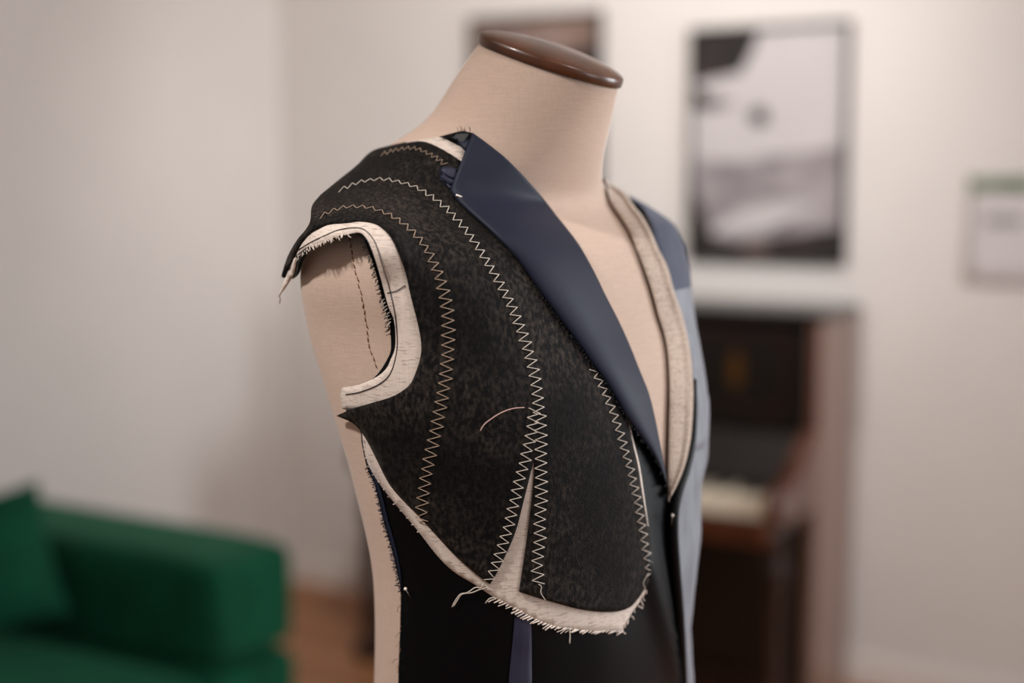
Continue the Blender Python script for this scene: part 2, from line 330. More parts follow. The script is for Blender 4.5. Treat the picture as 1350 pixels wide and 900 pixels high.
poster('framed brown toned poster hanging behind the neck of the tailor\'s dummy', 0.822, 1.312, 1.32, 2.022, [
    ('p_brown', full),
    ('p_dark', [(0, 0), (1, 0), (1, .84), (.7, .84), (.4, .86), (0, .80)]),
    ('p_hill', [(.55, .875), (.7, .87), (.7, .90), (.56, .905)]), ('p_hill', [(.2, .90), (.45, .90), (.45, .915), (.2, .92)]),
    ('p_brown', [(.1, .2), (.6, .1), (.8, .4), (.3, .5)]),
])
nt_ = thing('wall_notice', 'white paper notice with a green header taped to the wall right of the framed poster', 'notice', R3(2.55, 0.0, 1.21))
bm = bmesh.new()
sh = [(2.45, 1.505), (2.69, 1.505), (2.69, 1.212), (2.45, 1.212)]
nx = 8
rows = [[bm.verts.new(R3(2.45 + .24 * i / nx, 0.004 + 0.004 * math.sin(i / nx * 3.1) + 0.006 * (1 - j / 6) ** 2, 1.212 + .293 * j / 6)) for i in range(nx + 1)] for j in range(7)]
for a, b in zip(rows, rows[1:]):
    for i in range(nx): bm.faces.new((a[i], a[i + 1], b[i + 1], b[i]))
so = link('sheet', bm, M['paper'], nt_); so.modifiers.new('thick', 'SOLIDIFY').thickness = 0.0006
def on_sheet(s, z): i = (s - 2.45) / .24; j = (z - 1.212) / .293; return R3(s, 0.004 + 0.004 * math.sin(i * 3.1) + 0.006 * (1 - j) ** 2 + 0.0012, z)
def patch(name, s0, s1, z0, z1, m):
    bm = bmesh.new(); r = [[bm.verts.new(on_sheet(s0 + (s1 - s0) * i / 6, z)) for i in range(7)] for z in (z0, z1)]
    for i in range(6): bm.faces.new((r[0][i], r[0][i + 1], r[1][i + 1], r[1][i]))
    return link(name, bm, m, nt_)
patch('green_header', 2.452, 2.688, 1.462, 1.503, M['paper_green'])
patch('printed_block', 2.50, 2.60, 1.37, 1.40, M['ink_grey'])

# ------------------------------------------------------------------ green sofa and cushion at the left
def soft_box(name, m, parent, d, bev=0.04, puff=0.012, seed=0):
    bm = bmesh.new(); rbox(bm, *d)
    bmesh.ops.subdivide_edges(bm, edges=bm.edges[:], cuts=7, use_grid_fill=True)
    s0, s1, n0, n1, z0, z1 = d; c = R3((s0 + s1) / 2, (n0 + n1) / 2, (z0 + z1) / 2); hs, hn, hz = (s1 - s0) / 2, (n1 - n0) / 2, (z1 - z0) / 2
    for v in bm.verts:
        q = v.co - c; a, b, e = q.dot(RS), q.dot(RN), q.z
        lim = [(a, hs), (b, hn), (e, hz)]; inner = [max(-h + bev, min(h - bev, x)) for x, h in lim]
        dv = Vector([x - i for (x, h), i in zip(lim, inner)])
        if dv.length > 1e-9: dv = dv.normalized() * min(bev, max(abs(x) for x in dv) if max(abs(x) for x in dv) < bev else bev)
        k = (1 - (a / hs) ** 2) * (1 - (b / hn) ** 2) if abs(abs(e) - hz) < 1e-6 else (1 - (a / hs) ** 2) * (1 - (e / hz) ** 2) if abs(abs(b) - hn) < 1e-6 else (1 - (b / hn) ** 2) * (1 - (e / hz) ** 2)
        x = [i + y for i, y in zip(inner, dv)]
        w = noise.noise(Vector((a * 6 + seed, b * 6, e * 6))) * 0.006
        pf = puff * max(0, k) + w
        if abs(abs(e) - hz) < 1e-6: x[2] += math.copysign(pf, e)
        elif abs(abs(b) - hn) < 1e-6: x[1] += math.copysign(pf, b)
        else: x[0] += math.copysign(pf, a)
        v.co = c + RS * x[0] + RN * x[1] + Vector((0, 0, x[2]))
    o = link(name, bm, m, parent); ss = o.modifiers.new('s', 'SUBSURF'); ss.levels = ss.render_levels = 1; return o
sf = thing('sofa', 'low green velvet sofa with a broad square arm along the left wall', 'sofa', R3(0.65, 2.4, 0))
V = M['velvet']
soft_box('arm', V, sf, (0.10, 1.195, 1.385, 1.675, 0.36, 0.622), 0.03, 0.006, 1)
soft_box('arm', V, sf, (0.10, 1.195, 3.33, 3.62, 0.36, 0.622), 0.03, 0.006, 2)
soft_box('backrest', V, sf, (0.10, 0.34, 1.685, 3.32, 0.225, 0.62), 0.05, 0.012, 3)
soft_box('base', V, sf, (0.10, 1.10, 1.70, 3.305, 0.08, 0.222), 0.02, 0.0, 4)
soft_box('side_rail', V, sf, (0.10, 1.20, 1.385, 1.685, 0.075, 0.356), 0.02, 0.0, 7)
soft_box('side_rail', V, sf, (0.10, 1.20, 3.32, 3.62, 0.075, 0.356), 0.02, 0.0, 8)
soft_box('seat_cushion', V, sf, (0.345, 1.20, 1.690, 2.498, 0.228, 0.365), 0.035, 0.01, 5)
soft_box('seat_cushion', V, sf, (0.345, 1.20, 2.502, 3.315, 0.228, 0.365), 0.035, 0.01, 6)
for s_, n_ in ((0.16, 1.47), (1.08, 1.47), (0.16, 3.53), (1.08, 3.53)):
    bm = bmesh.new(); lathe(bm, [(.018, 0), (.024, .075)], R3(s_, n_, 0), 16); link('foot', bm, M['mahogany'], sf)
# scatter cushion standing against the backrest
def pillow(loc, w, h, t, yaw, lean, roll):
    bm = bmesh.new(); n = 18; rows = {}
    for side in (1, -1):
        for i in range(n + 1):
            for j in range(n + 1):
                u, v = i / n * 2 - 1, j / n * 2 - 1
                if side == -1 and (i in (0, n) or j in (0, n)): rows[side, i, j] = rows[1, i, j]; continue
                k = (max(0, (1 - u * u) * (1 - v * v))) ** 0.42
                pin = 1 - 0.07 * (1 - v * v) * abs(u) ** 3; pin2 = 1 - 0.07 * (1 - u * u) * abs(v) ** 3
                rows[side, i, j] = bm.verts.new((u * pin * w / 2, side * t / 2 * k, v * pin2 * h / 2))
    for side in (1, -1):
        for i in range(n):
            for j in range(n):
                q = [rows[side, i, j], rows[side, i + 1, j], rows[side, i + 1, j + 1], rows[side, i, j + 1]]
                bm.faces.new(q if side == -1 else q[::-1])
    bmesh.ops.transform(bm, matrix=Matrix.Translation(loc) @ Matrix.Rotation(yaw, 4, 'Z') @ Matrix.Rotation(lean, 4, 'X') @ Matrix.Rotation(roll, 4, 'Y'), verts=bm.verts)
    return bm
dirn = RS * -0.75 + RN * 0.66; yaw = math.atan2(dirn.y, dirn.x)      # set across the corner of arm and backrest
cu = link('scatter_cushion', pillow(R3(0.585, 1.855, 0.574), 0.38, 0.33, 0.11, yaw, math.radians(16), math.radians(13)), M['velvet'])
tag(cu, 'green velvet scatter cushion propped in the corner of the green sofa', 'cushion')

# ------------------------------------------------------------------ dress form
PHI = math.radians(50)
FD = Vector((math.sin(PHI), -math.cos(PHI), 0)); LD = Vector((math.cos(PHI), math.sin(PHI), 0)); FC = Vector((0.01, 1.26, 0))
KN = np.array([[0.8, -0.0012, 0.1767, 0.1175, 0.1164, 2.2, 0.0], [0.92, 0.002, 0.1782, 0.1242, 0.1194, 2.2, 0], [1.06, 0.0049, 0.1604, 0.1246, 0.1035, 2.2, -0.2254],
 [1.16, 0.0093, 0.1643, 0.1211, 0.0994, 2.3, -0.8762], [1.25, 0.0025, 0.1777, 0.1288, 0.1045, 2.4, -0.4997], [1.32, -0.0095, 0.1903, 0.1343, 0.1093, 2.5, -0.1621],
 [1.38, -0.0222, 0.1986, 0.1254, 0.111, 2.6, 0.1824], [1.42, -0.0229, 0.2082, 0.1136, 0.106, 2.6, 0.4133], [1.45, -0.027, 0.206, 0.1034, 0.0971, 2.5, 2.3637],
 [1.475, -0.0408, 0.1771, 0.0887, 0.0953, 2.3, 5.5847], [1.495, -0.0416, 0.1358, 0.0805, 0.0931, 2.2, 9.7117], [1.515, -0.0283, 0.1074, 0.0805, 0.0862, 2.1, 13.2257],
 [1.54, -0.0097, 0.0829, 0.0782, 0.0712, 2.0, 11.7464], [1.57, 0.0039, 0.0721, 0.077, 0.0602, 2.0, 15.0], [1.6015, 0.017, 0.0590, 0.0775, 0.046, 2.0, 19.6]])
NZ, NT = 150, 160
def form_grid():
    z = KN[:, 0]; zz = np.linspace(z[0], z[-1], NZ)
    def pch(y):
        h = np.diff(z); d = np.diff(y) / h; m = np.zeros_like(y)
        m[1:-1] = np.where(d[:-1] * d[1:] > 0, 2 * d[:-1] * d[1:] / (d[:-1] + d[1:] + 1e-12), 0); m[0] = d[0]; m[-1] = d[-1]
        i = np.clip(np.searchsorted(z, zz, side='right') - 1, 0, len(z) - 2); t = (zz - z[i]) / h[i]
        return (2 * t**3 - 3 * t**2 + 1) * y[i] + (t**3 - 2 * t**2 + t) * h[i] * m[i] + (-2 * t**3 + 3 * t**2) * y[i + 1] + (t**3 - t**2) * h[i] * m[i + 1]
    P = [pch(KN[:, k]) for k in range(1, 7)]
    for q in P:                                   # light smoothing along the height
        for _ in range(6): q[1:-1] = 0.25 * q[:-2] + 0.5 * q[1:-1] + 0.25 * q[2:]
    c, a, bf, bb, n, ti = [q[:, None] for q in P]
    th = np.linspace(0, 2 * np.pi, NT, endpoint=False)[None]; cs, sn = np.cos(th), np.sin(th)
    u = a * np.sign(cs) * abs(cs) ** (2 / n); v = np.where(sn > 0, bf, bb) * np.sign(sn) * abs(sn) ** (2 / n)
    tl = np.radians(ti); zf = zz[:, None] - v * np.sin(tl); v = v * np.cos(tl) + c
    zf = zf - u * np.sin(np.radians(3.6)) * np.clip((zz[:, None] - 1.53) / 0.06, 0, 1)      # the cap also leans a little sideways
    return np.array(FC) + u[..., None] * np.array(LD) + v[..., None] * np.array(FD) + np.stack([0 * u, 0 * u, zf], -1)
G = form_grid()
dT = np.roll(G, -1, 1) - np.roll(G, 1, 1); dZ = np.gradient(G, axis=0)
GN = np.cross(dZ, dT); GN /= np.linalg.norm(GN, axis=-1, keepdims=True)
FACES = [(i * NT + j, (i + 1) * NT + j, (i + 1) * NT + (j + 1) % NT, i * NT + (j + 1) % NT) for i in range(NZ - 1) for j in range(NT)]
_bv = {}
def bvh(off):
    if off not in _bv: _bv[off] = BVHTree.FromPolygons([Vector(p) for p in (G + GN * off).reshape(-1, 3)], FACES)
    return _bv[off]
def hit1(px, py, off):
    d = ray(px, py); b = bvh(off); loc, nrm, idx, dist = b.ray_cast(ORG, d)
    if loc is not None: return ORG + d * dist
    best, lo, hi = None, 0.85, 1.6
    for it in range(3):
        ts = np.linspace(lo, hi, 26); ds = [b.find_nearest(ORG + d * t)[3] for t in ts]; k = int(np.argmin(ds))
        lo, hi = ts[max(0, k - 1)], ts[min(25, k + 1)]; best = ts[k]
    return ORG + d * best
def hit(px, py, off):
    """point of the draped layer, `off` metres proud of the form, that lies at this place of the chest"""
    q = off / 0.001; k = math.floor(q); f = q - k
    a = hit1(px, py, k * 0.001)
    return a if f < 1e-3 else a.lerp(hit1(px, py, (k + 1) * 0.001), f)
df = thing('dress_form', 'linen covered tailor\'s dress form with wooden neck cap wearing the half sewn jacket', 'dress form', (FC.x, FC.y, 0))
bm = bmesh.new(); vs = [bm.verts.new(p) for p in G.reshape(-1, 3)]
for f in FACES: bm.faces.new([vs[i] for i in f])
bm.faces.new(vs[:NT]); bm.faces.new(vs[-NT:][::-1])
torso = link('torso', bm, M['linen'], df)
# wooden cap following the tilted top ring
top = G[-1]; ctr = top.mean(0); nrm = Vector(np.cross(top[0] - ctr, top[NT // 4] - ctr)).normalized()
if nrm.z < 0: nrm = -nrm
bm = bmesh.new(); loops = []
for sc_, h in ((0.90, -0.001), (1.0, 0.0), (1.035, 0.0005), (1.043, 0.002), (1.045, 0.0058), (1.038, 0.0080), (1.018, 0.0093), (0.97, 0.0108), (0.85, 0.0132), (0.6, 0.0158), (0.3, 0.0172), (0.05, 0.0176)):
    loops.append([bm.verts.new(Vector(ctr + (p - ctr) * sc_) + nrm * h) for p in top])
for a, b in zip(loops, loops[1:]):
    for k in range(NT): bm.faces.new((a[k], a[(k + 1) % NT], b[(k + 1) % NT], b[k]))
bm.faces.new(loops[0][::-1]); bm.faces.new(loops[-1])
link('neck_cap', bm, M['cap'], df)
bm = bmesh.new(); lathe(bm, [(.10, .785), (.104, .79), (.104, .80), (.03, .802)], (FC.x, FC.y, 0), 40); link('base_plate', bm, M['cap'], df)
bm = bmesh.new(); lathe(bm, [(.016, .05), (.016, .79)], (FC.x, FC.y, 0), 20); link('pole', bm, M['pole'], df)
bm = bmesh.new(); lathe(bm, [(.19, 0), (.195, .008), (.19, .018), (.05, .035), (.03, .06), (.018, .075)], (FC.x, FC.y, 0), 48); link('stand_base', bm, M['pole'], df)
# side seam of the form: small brown stitches in the arm plate
seam = resample(cr([(461, 312), (465.5, 342), (472, 371), (478, 400), (483, 427), (485.5, 451), (492, 471), (498, 490)]), step=3)
bm = bmesh.new()
for k in range(0, len(seam) - 2, 3):
    x, y = seam[k]; x2, y2 = seam[k + 2]; tube(bm, [hit(x + random.uniform(-1, 1), y, 0.0003), hit(x2 + random.uniform(-1, 1), y2, 0.0006)], 0.0005, 5)
link('side_seam_stitching', bm, M['brownthread'], torso)

# ------------------------------------------------------------------ half sewn jacket
jk = thing('unfinished_jacket', 'half sewn dark jacket with exposed black felt chest piece pinned on the dress form', 'jacket', (FC.x, FC.y, 0.85))
def inside(poly, x, y):
    X, Y = poly[:, 0], poly[:, 1]; X2, Y2 = np.roll(X, -1), np.roll(Y, -1)
    c = (Y > y) != (Y2 > y); return (np.sum(c & (x < (X2 - X) * (y - Y) / (Y2 - Y + 1e-12) + X)) % 2) == 1
def outline(*segs):
    pts = []
    for s in segs: pts += [tuple(p) for p in resample(cr(s, 6), step=4.0)][:-1]
    return np.array(pts)
def drape(name, poly, off, thick, m, parent, grid=9.0, offf=None, wob=0.0006, seed=0.0):
    """cloth panel: outline triangulated, laid on the form at height off, given thickness"""
    n = len(poly); P = [Vector(p) for p in poly]; E = [(i, (i + 1) % n) for i in range(n)]
    x0, y0 = poly.min(0); x1, y1 = poly.max(0); I = []
    seg0 = poly; seg1 = np.roll(poly, -1, 0)
    for r, y in enumerate(np.arange(y0, y1, grid * .87)):
        for x in np.arange(x0 + (r % 2) * grid / 2, x1, grid):
            if inside(poly, x, y) and np.min(np.hypot(poly[:, 0] - x, poly[:, 1] - y)) > grid * .45: I.append(Vector((x, y)))
    vo, eo, fo, *_ = delaunay_2d_cdt(P + I, E, [], 0, 1e-4)
    bm = bmesh.new(); V = []
    for p in vo:
        o = off + (offf(p.x, p.y) if offf else 0.0)
        q = hit(p.x, p.y, max(0.0005, o)); V.append(bm.verts.new(q))
    for f in fo:
        c = sum((vo[i] for i in f), Vector((0, 0))) / 3
        if not inside(poly, c.x, c.y): continue
        fc = bm.faces.new([V[i] for i in f]); fc.normal_update()
        if fc.normal.dot(fc.calc_center_median() - ORG) > 0: fc.normal_flip()
    for v in [v for v in bm.verts if not v.link_faces]: bm.verts.remove(v)
    for v in bm.verts:
        v.co += (ORG - v.co).normalized() * wob * noise.noise(v.co * 28 + Vector((seed, 0, 0)))
    o = link(name, bm, m, parent); s = o.modifiers.new('thickness', 'SOLIDIFY'); s.thickness = thick; s.offset = -1
    return o
def strand(bm, pts, off, r, step=3.0, sides=6, smooth=True):
    q = resample(cr(pts) if smooth else pts, step=step); tube(bm, [hit(x, y, off + overhang(x, y)) for x, y in q], r, sides)

O_SH, O_CA, O_FE, O_ST = 0.0028, 0.0046, 0.0070, 0.0076
LAP_ROLL = [(622.7, 175), (640, 187.5), (655, 199), (668, 210), (683, 225), (698, 241), (717, 263), (734, 285), (750, 305), (765, 326), (783, 358), (799, 391), (815, 422), (830, 455), (844, 490), (855.5, 519), (864, 553), (871, 588), (877, 620), (880, 640)]
LAP_RAW = [(593, 251), (605, 266), (619, 279), (646, 303), (670, 327), (688, 348), (706, 375), (736, 417), (754, 441), (769, 461), (783, 481), (798, 501), (812, 524), (826.6, 550), (844, 573.5), (861, 597), (873, 620), (880, 640)]
def overhang(x, y):
    """the cloth stands off the arm plate along the top of the armhole"""
    a = max(0, min(1, (y - 235) / 75)) * max(0, min(1, (385 - y) / 60)); b = max(0, min(1, (565 - x) / 60)) * max(0.35, min(1, (x - 370) / 50))
    a = a * a * (3 - 2 * a); b = b * b * (3 - 2 * b)
    return 0.017 * a * b
# --- shell of the wearer's right front
shell_poly = outline(
    [(620, 178), (600, 176), (579, 180), (560, 184), (530, 188), (495, 198), (470, 219), (446, 238), (422, 258), (411, 272), (408, 294), (394, 314), (380, 338), (372, 366)],
    [(372, 366), (384, 366), (392, 360), (396, 346), (404, 330)],
    [(404, 330), (424, 322), (446, 311), (459, 309), (472, 308), (481, 318), (486, 332), (493, 352), (501, 382), (507, 407), (513, 425), (515, 442), (515, 462), (509, 476), (500, 490), (490, 500), (472, 510), (455, 514)],
    [(455, 514), (456, 530), (458, 548), (474, 564), (477, 585), (484, 617), (494, 639), (505, 685), (517, 726), (524, 757), (528, 779), (527.5, 825), (526, 862), (525, 900), (526, 960), (532, 1040), (540, 1110)],
    [(540, 1110), (640, 1135), (760, 1130), (860, 1100), (905, 1070)],
    [(905, 1070), (903, 980), (899, 880), (896, 820), (892, 760), (887, 705), (882, 665), (880, 640)],
    [(880, 640), (872, 600), (864, 560), (852, 520), (838, 490), (822, 455), (805, 418), (788, 386), (765, 352), (728, 300), (705, 268), (678, 238), (655, 211), (620, 178)])
def fold(x, y):
    cxl = 858 + (y - 740) * 0.27
    g = math.exp(-((x - cxl) / 15) ** 2) * max(0, min(1, (y - 650) / 100)) * 0.006
    return g + 0.002 * math.exp(-((x - 795) / 30) ** 2) * max(0, min(1, (y - 780) / 60))
shell = drape('front_shell', shell_poly, O_SH, 0.0010, M['shell'], jk, 10, lambda x, y: fold(x, y) + overhang(x, y))
# --- chest canvas under the felt
arm_in = [(383, 349), (391, 339), (405.5, 327), (423, 321), (445.5, 310.5), (457, 308.5), (474, 306), (483, 314), (489, 326), (497, 349), (505.5, 380), (512, 404), (519, 420), (521.5, 442), (520.5, 460), (515, 474), (509, 486), (496, 497), (473, 507), (451, 511)]
low_edge = [(477, 569), (480, 594), (487, 615.5), (504, 643), (531, 676), (552, 701), (577, 733), (599, 754), (627, 771), (654, 789), (682, 804), (700, 814), (723, 824), (747, 828.5), (780, 832), (803, 831.5), (820, 832)]
canvas_poly = outline(arm_in, [(451, 511), (449, 522), (452, 539)], [(452, 539), (480, 545), (490, 560), (477, 569)], low_edge,
    [(820, 832), (827, 820), (833, 808), (843, 794), (853, 778), (863.5, 757)],
    [(863.5, 757), (859.5, 727), (855.5, 697), (851, 665), (847.2, 637), (843.2, 612), (836.5, 585), (830, 556)],
    [(830, 556), (826, 530), (800, 470), (745, 385), (690, 310), (640, 250), (616, 212)],
    [(612, 212), (613, 198), (600, 190), (579, 180.5), (560, 183), (535, 187)], [(535, 187), (540, 196), (500, 215), (450, 250), (416, 284), (398, 315)], [(398, 315), (390, 330), (383, 349)])
canvas = drape('chest_canvas', canvas_poly, O_CA, 0.0008, M['canvas'], jk, 9, overhang)
# --- black felt chest piece with its open dart
felt_poly = outline(
    [(609, 213), (594, 203), (572, 191), (554, 186), (530, 189)], [(530, 189), (492, 198), (470, 218), (445, 238), (422, 257)], [(422, 257), (411, 272), (408, 296), (393, 314), (379, 338), (370, 366)],
    [(370, 366), (380, 354), (390, 330), (398, 317), (412, 303), (432, 294), (457, 291.5), (474, 289.5), (492, 292), (505, 299), (517, 312), (526, 330), (534, 355), (541, 389), (550, 424), (555, 451), (554, 471), (546, 496), (537, 510), (516, 523), (487, 532), (464, 539), (443, 548)],
    [(443, 548), (464, 557), (476, 569), (487, 587), (498, 609), (513, 638), (531, 659), (549, 677), (571, 701), (599, 731), (627, 756), (646, 770)],
    [(646, 770), (654, 757), (666, 733), (680, 700), (691, 658), (704.5, 604)], [(704.5, 604), (705.5, 622), (702, 660), (696, 706), (690.5, 744), (685, 780)],
    [(685, 780), (710, 788), (738, 796), (760, 802), (787, 806), (813, 806), (831, 800), (843, 787), (853, 771), (861, 752)],
    [(861, 752), (858.5, 725), (854.5, 695), (849.5, 665), (845, 637), (841, 612), (834.5, 585), (828, 556)],
    [(828, 556), (818, 520), (792, 475), (748, 408), (698, 338), (654, 285), (622, 245), (611, 225), (609, 213)])
felt = drape('felt_chest_piece', felt_poly, O_FE, 0.0022, M['felt'], jk, 8, overhang)
# --- zigzag rows on the felt
def zigzag(line, amp, pitch, parent=felt, r=0.00037, m='thread', mix=0.35, extra=None):
    """amp: list of (y, half width) along the row"""
    q = resample(cr(line), step=pitch / 2); bm = bmesh.new(); pts = []
    ya, va = [a[0] for a in amp], [a[1] for a in amp]
    for k, (x, y) in enumerate(q):
        a = q[max(0, k - 1)]; b = q[min(len(q) - 1, k + 1)]; t = (b - a) / (np.linalg.norm(b - a) + 1e-9); nn = np.array([t[1], -t[0]])
        d = nn * (1 - mix) + np.array([1, -.12]) * mix; d /= np.linalg.norm(d)
        A = np.interp(y, ya, va) * random.uniform(.9, 1.08)
        pts.append(np.array([x, y]) + d * A * (1 if k % 2 else -1) + np.array([random.uniform(-.4, .4), random.uniform(-.4, .4)]))
    for i in range(len(pts) - 1):
        a, b = pts[i], pts[i + 1]
        tube(bm, [hit(*(a + (b - a) * f), O_ST + overhang(*(a + (b - a) * f)) + (0.0003 if 0 < f < 1 else -0.0002)) for f in (0, .33, .67, 1)], r, 6)
    if extra:
        strand(bm, extra, O_ST + 0.0004, r)
    return link('zigzag_stitching', bm, M[m], parent)
zigzag([(503, 203), (528, 196), (548, 196), (568, 204), (587, 217)], [(190, 2.2), (205, 3), (217, 4)], 8, r=0.00031, m='tan')
zigzag([(447, 250), (475, 240), (500, 236), (525, 239), (549, 247), (575, 263), (595, 281), (615, 304), (631, 327), (645, 350), (660, 376), (675, 405), (687, 435), (697, 465), (705, 495), (709, 525), (712, 560), (713, 600), (714, 640), (712, 680), (711, 715), (708, 745), (710, 770)],
       [(235, 2.2), (250, 3.2), (285, 4.4), (330, 5.2), (400, 6.6), (500, 7.6), (560, 8.5), (700, 8.2)], 12.3, extra=[(710, 770), (714, 773), (713, 781), (719, 791)])
zigzag([(422, 285), (445, 275), (475, 272), (500, 277), (524, 289), (545, 306), (561, 326), (576, 356), (585, 385), (590, 412), (591, 440), (590, 470), (587, 500), (582, 530), (576, 560), (569, 590), (563, 620), (559, 650), (556, 672), (556, 688)],
       [(270, 2.2), (300, 3.8), (325, 4.8), (360, 7), (400, 8.6), (540, 9), (690, 8.2)], 12.8, m='tan')
zigzag([(705, 538), (702, 560), (696, 590), (688, 622), (680, 655), (671.5, 690), (662, 722), (653, 748), (644, 766)], [(530, 8.5), (600, 7.5), (770, 7.2)], 12.4, mix=0.2)
zigzag([(782, 486), (794, 510), (805, 535), (814, 560), (823, 590), (831, 620), (838, 650), (844, 680), (849, 710), (854, 738), (857, 760)], [(480, 4.5), (560, 5.5), (760, 5.5)], 12.4, mix=0.6, extra=[(855, 755), (848, 768), (851, 776)])
# --- dark basting line on the armhole canvas
bm = bmesh.new()
strand(bm, [(392, 330), (410, 319), (428, 310.5), (446, 303), (466, 300), (479, 302), (490, 312), (497, 326), (503, 346), (510, 368), (515.5, 389), (520, 411), (522.5, 433), (523.5, 455), (519.5, 479), (511, 497), (495.5, 508.5), (473, 517), (455.5, 520)], O_CA + 0.0003, 0.0004)
strand(bm, [(510, 386), (523, 383), (534, 376)], O_CA + 0.0003, 0.0003)
link('basting_line', bm, M['darkthread'], canvas)
# --- frayed threads on the cut edges
def fray(name, edge, off, m, parent, n, ln, dirn, r=0.00035, spread=0.5, seed=1):
    R_ = random.Random(seed); q = resample(cr(edge), n=n); bm = bmesh.new()
    for x, y in q:
        a = dirn + R_.uniform(-spread, spread); l = ln * R_.uniform(.35, 1.3); c = R_.uniform(-.4, .4) * min(1, spread * 2)
        x += R_.uniform(-1.5, 1.5); p0 = (x - math.cos(a) * 1.5, y - math.sin(a) * 1.5)
        off_ = off; off = off + overhang(x, y)
        pts = [hit(*p0, off), hit(x + math.cos(a) * l * .5, y + math.sin(a) * l * .5, off + 0.0008), hit(x + math.cos(a + c) * l, y + math.sin(a + c) * l, off + 0.0014)]
        off = off_; tube(bm, pts, r * R_.uniform(.7, 1.2), 5)
    return link(name, bm, m, parent)
fray('frayed_edge', low_edge[9:], O_CA, M['canvas'], canvas, 40, 8, math.radians(152), 0.0006, .12, 2)
fray('frayed_edge', [(820, 832), (830, 815), (843, 794), (853, 778), (863, 757)], O_CA, M['canvas'], canvas, 12, 6, math.radians(60), 0.0006, .6, 3)
fray('frayed_edge', arm_in[1:6], O_CA, M['canvas'], canvas, 34, 5, math.radians(100), 0.0004, .7, 4)
fray('frayed_edge', low_edge[:6], O_CA, M['canvas'], canvas, 14, 2.5, math.radians(190), 0.0004, .5, 5)
fray('frayed_armhole', [(481, 318), (490, 345), (501, 382), (510, 415), (514, 440)], O_SH, M['shell'], shell, 60, 5, math.radians(140), 0.0004, .5, 6)
fray('frayed_armhole', [(505, 395), (512, 415), (515, 425)], O_SH + .001, M['thread'], shell, 8, 7, math.radians(150), 0.0003, .5, 8)
fray('frayed_side', [(484, 617), (494, 639), (505, 685), (517, 726), (524, 757), (528, 779)], O_SH, M['navy'], shell, 110, 4, math.radians(160), 0.00035, .7, 7)
fray('frayed_side', [(528, 785), (527.5, 825), (526, 880)], O_SH, M['brownthread'], shell, 9, 9, math.radians(130), 0.00025, .9, 9)
# blue inner selvedge along the side edge of the shell
se = resample(cr([(486, 618), (496, 640), (507, 685), (519, 726), (526, 757), (529, 779)]), n=40)
bm = bmesh.new(); rows = []
for k, (x, y) in enumerate(se):
    w = 4.5 * math.sin(math.pi * min(1, .15 + k / 39 * .85)) ** .7
    rows.append([bm.verts.new(hit(x + w * f, y, O_SH + 0.0008)) for f in (0, .5, 1)])
for a, b in zip(rows, rows[1:]):
    for i in range(2): bm.faces.new((a[i], b[i], b[i + 1], a[i + 1]))
bmesh.ops.recalc_face_normals(bm, faces=bm.faces[:])
o = link('side_seam_allowance', bm, mat('seam_blue', (18, 25, 46), 0.7, 0.3, .2, (600, 600, 600)), shell); o['label'] = 'blue raw seam edge'
# --- hanging shoulder flap of canvas with its dark backing
flap = drape('shoulder_flap', outline([(388, 340), (381, 355), (374, 372), (367.5, 390)], [(367.5, 390), (374, 383), (382, 371), (387, 360), (391, 341)], [(391, 341), (388, 340)]), 0.0062, 0.0008, M['canvas'], canvas, 5, overhang)
for q_, r_ in (([hit(368, 389, .006), hit(369.5, 394, .006), hit(368.5, 400, .006)], .0004), ([hit(x, y, .0066 + overhang(x, y)) for x, y in ((390, 341), (384, 366), (372, 384), (367.5, 391))], .00035)):
    bm = bmesh.new(); tube(bm, q_, r_, 5); link('loose_thread', bm, M['brownthread'], flap)
fb = drape('flap_backing', outline([(389, 338), (400, 329), (408, 324)], [(408, 324), (398, 346), (393, 361), (385, 368)], [(385, 368), (388, 354), (389, 338)]), 0.0052, 0.0008, M['shell'], shell, 5, overhang)
# --- navy lapel folded back over the felt
def lapel():
    n = 90; A = resample(cr(LAP_RAW), n=n); B = resample(cr(LAP_ROLL), n=n)
    bm = bmesh.new(); rows = []; ts = [0, .06, .14, .24, .36, .48, .6, .7, .79, .86, .92, .96, 1.0]
    for k in range(n):
        a, b = A[k], B[k]; s = k / (n - 1); w = min(1.0, np.linalg.norm(b - a) / 60); row = []
        for t in ts:
            p = a + (b - a) * t; o = 0.0092 + (0.0062 * math.sin(math.pi * t ** 0.8) - 0.0015 * t) * w
            row.append(bm.verts.new(hit(p[0], p[1], o)))
        for f, o in ((.35, .0062), (.2, .0046), (-1.2, .0036), (-4, .0034)):     # the roll turning under
            p = b + (b - a) / (np.linalg.norm(b - a) + 1e-6) * f * w * 1.4
            row.append(bm.verts.new(hit(p[0], p[1], o)))
        rows.append(row)
    for a, b in zip(rows, rows[1:]):
        for i in range(len(a) - 1): bm.faces.new((a[i], a[i + 1], b[i + 1], b[i]))
    for f in bm.faces:
        f.normal_update()
    bmesh.ops.recalc_face_normals(bm, faces=bm.faces[:])
    if sum(f.normal.dot(ORG - f.calc_center_median()) for f in bm.faces) < 0: bmesh.ops.reverse_faces(bm, faces=bm.faces[:])
    o = link('lapel', bm, M['navy'], jk); s = o.modifiers.new('thickness', 'SOLIDIFY'); s.thickness = 0.0011; s.offset = -1
    return o
lap = lapel(); lap['label'] = 'navy folded lapel'
fray('lapel_fringe', LAP_RAW[6:], 0.0086, M['shell'], lap, 130, 4, math.radians(130), 0.0004, .7, 11)
bm = bmesh.new(); strand(bm, [(601, 257), (605, 258.2), (609, 260)], 0.0112, 0.0009); link('tack_stitch', bm, M['pearl'], lap)
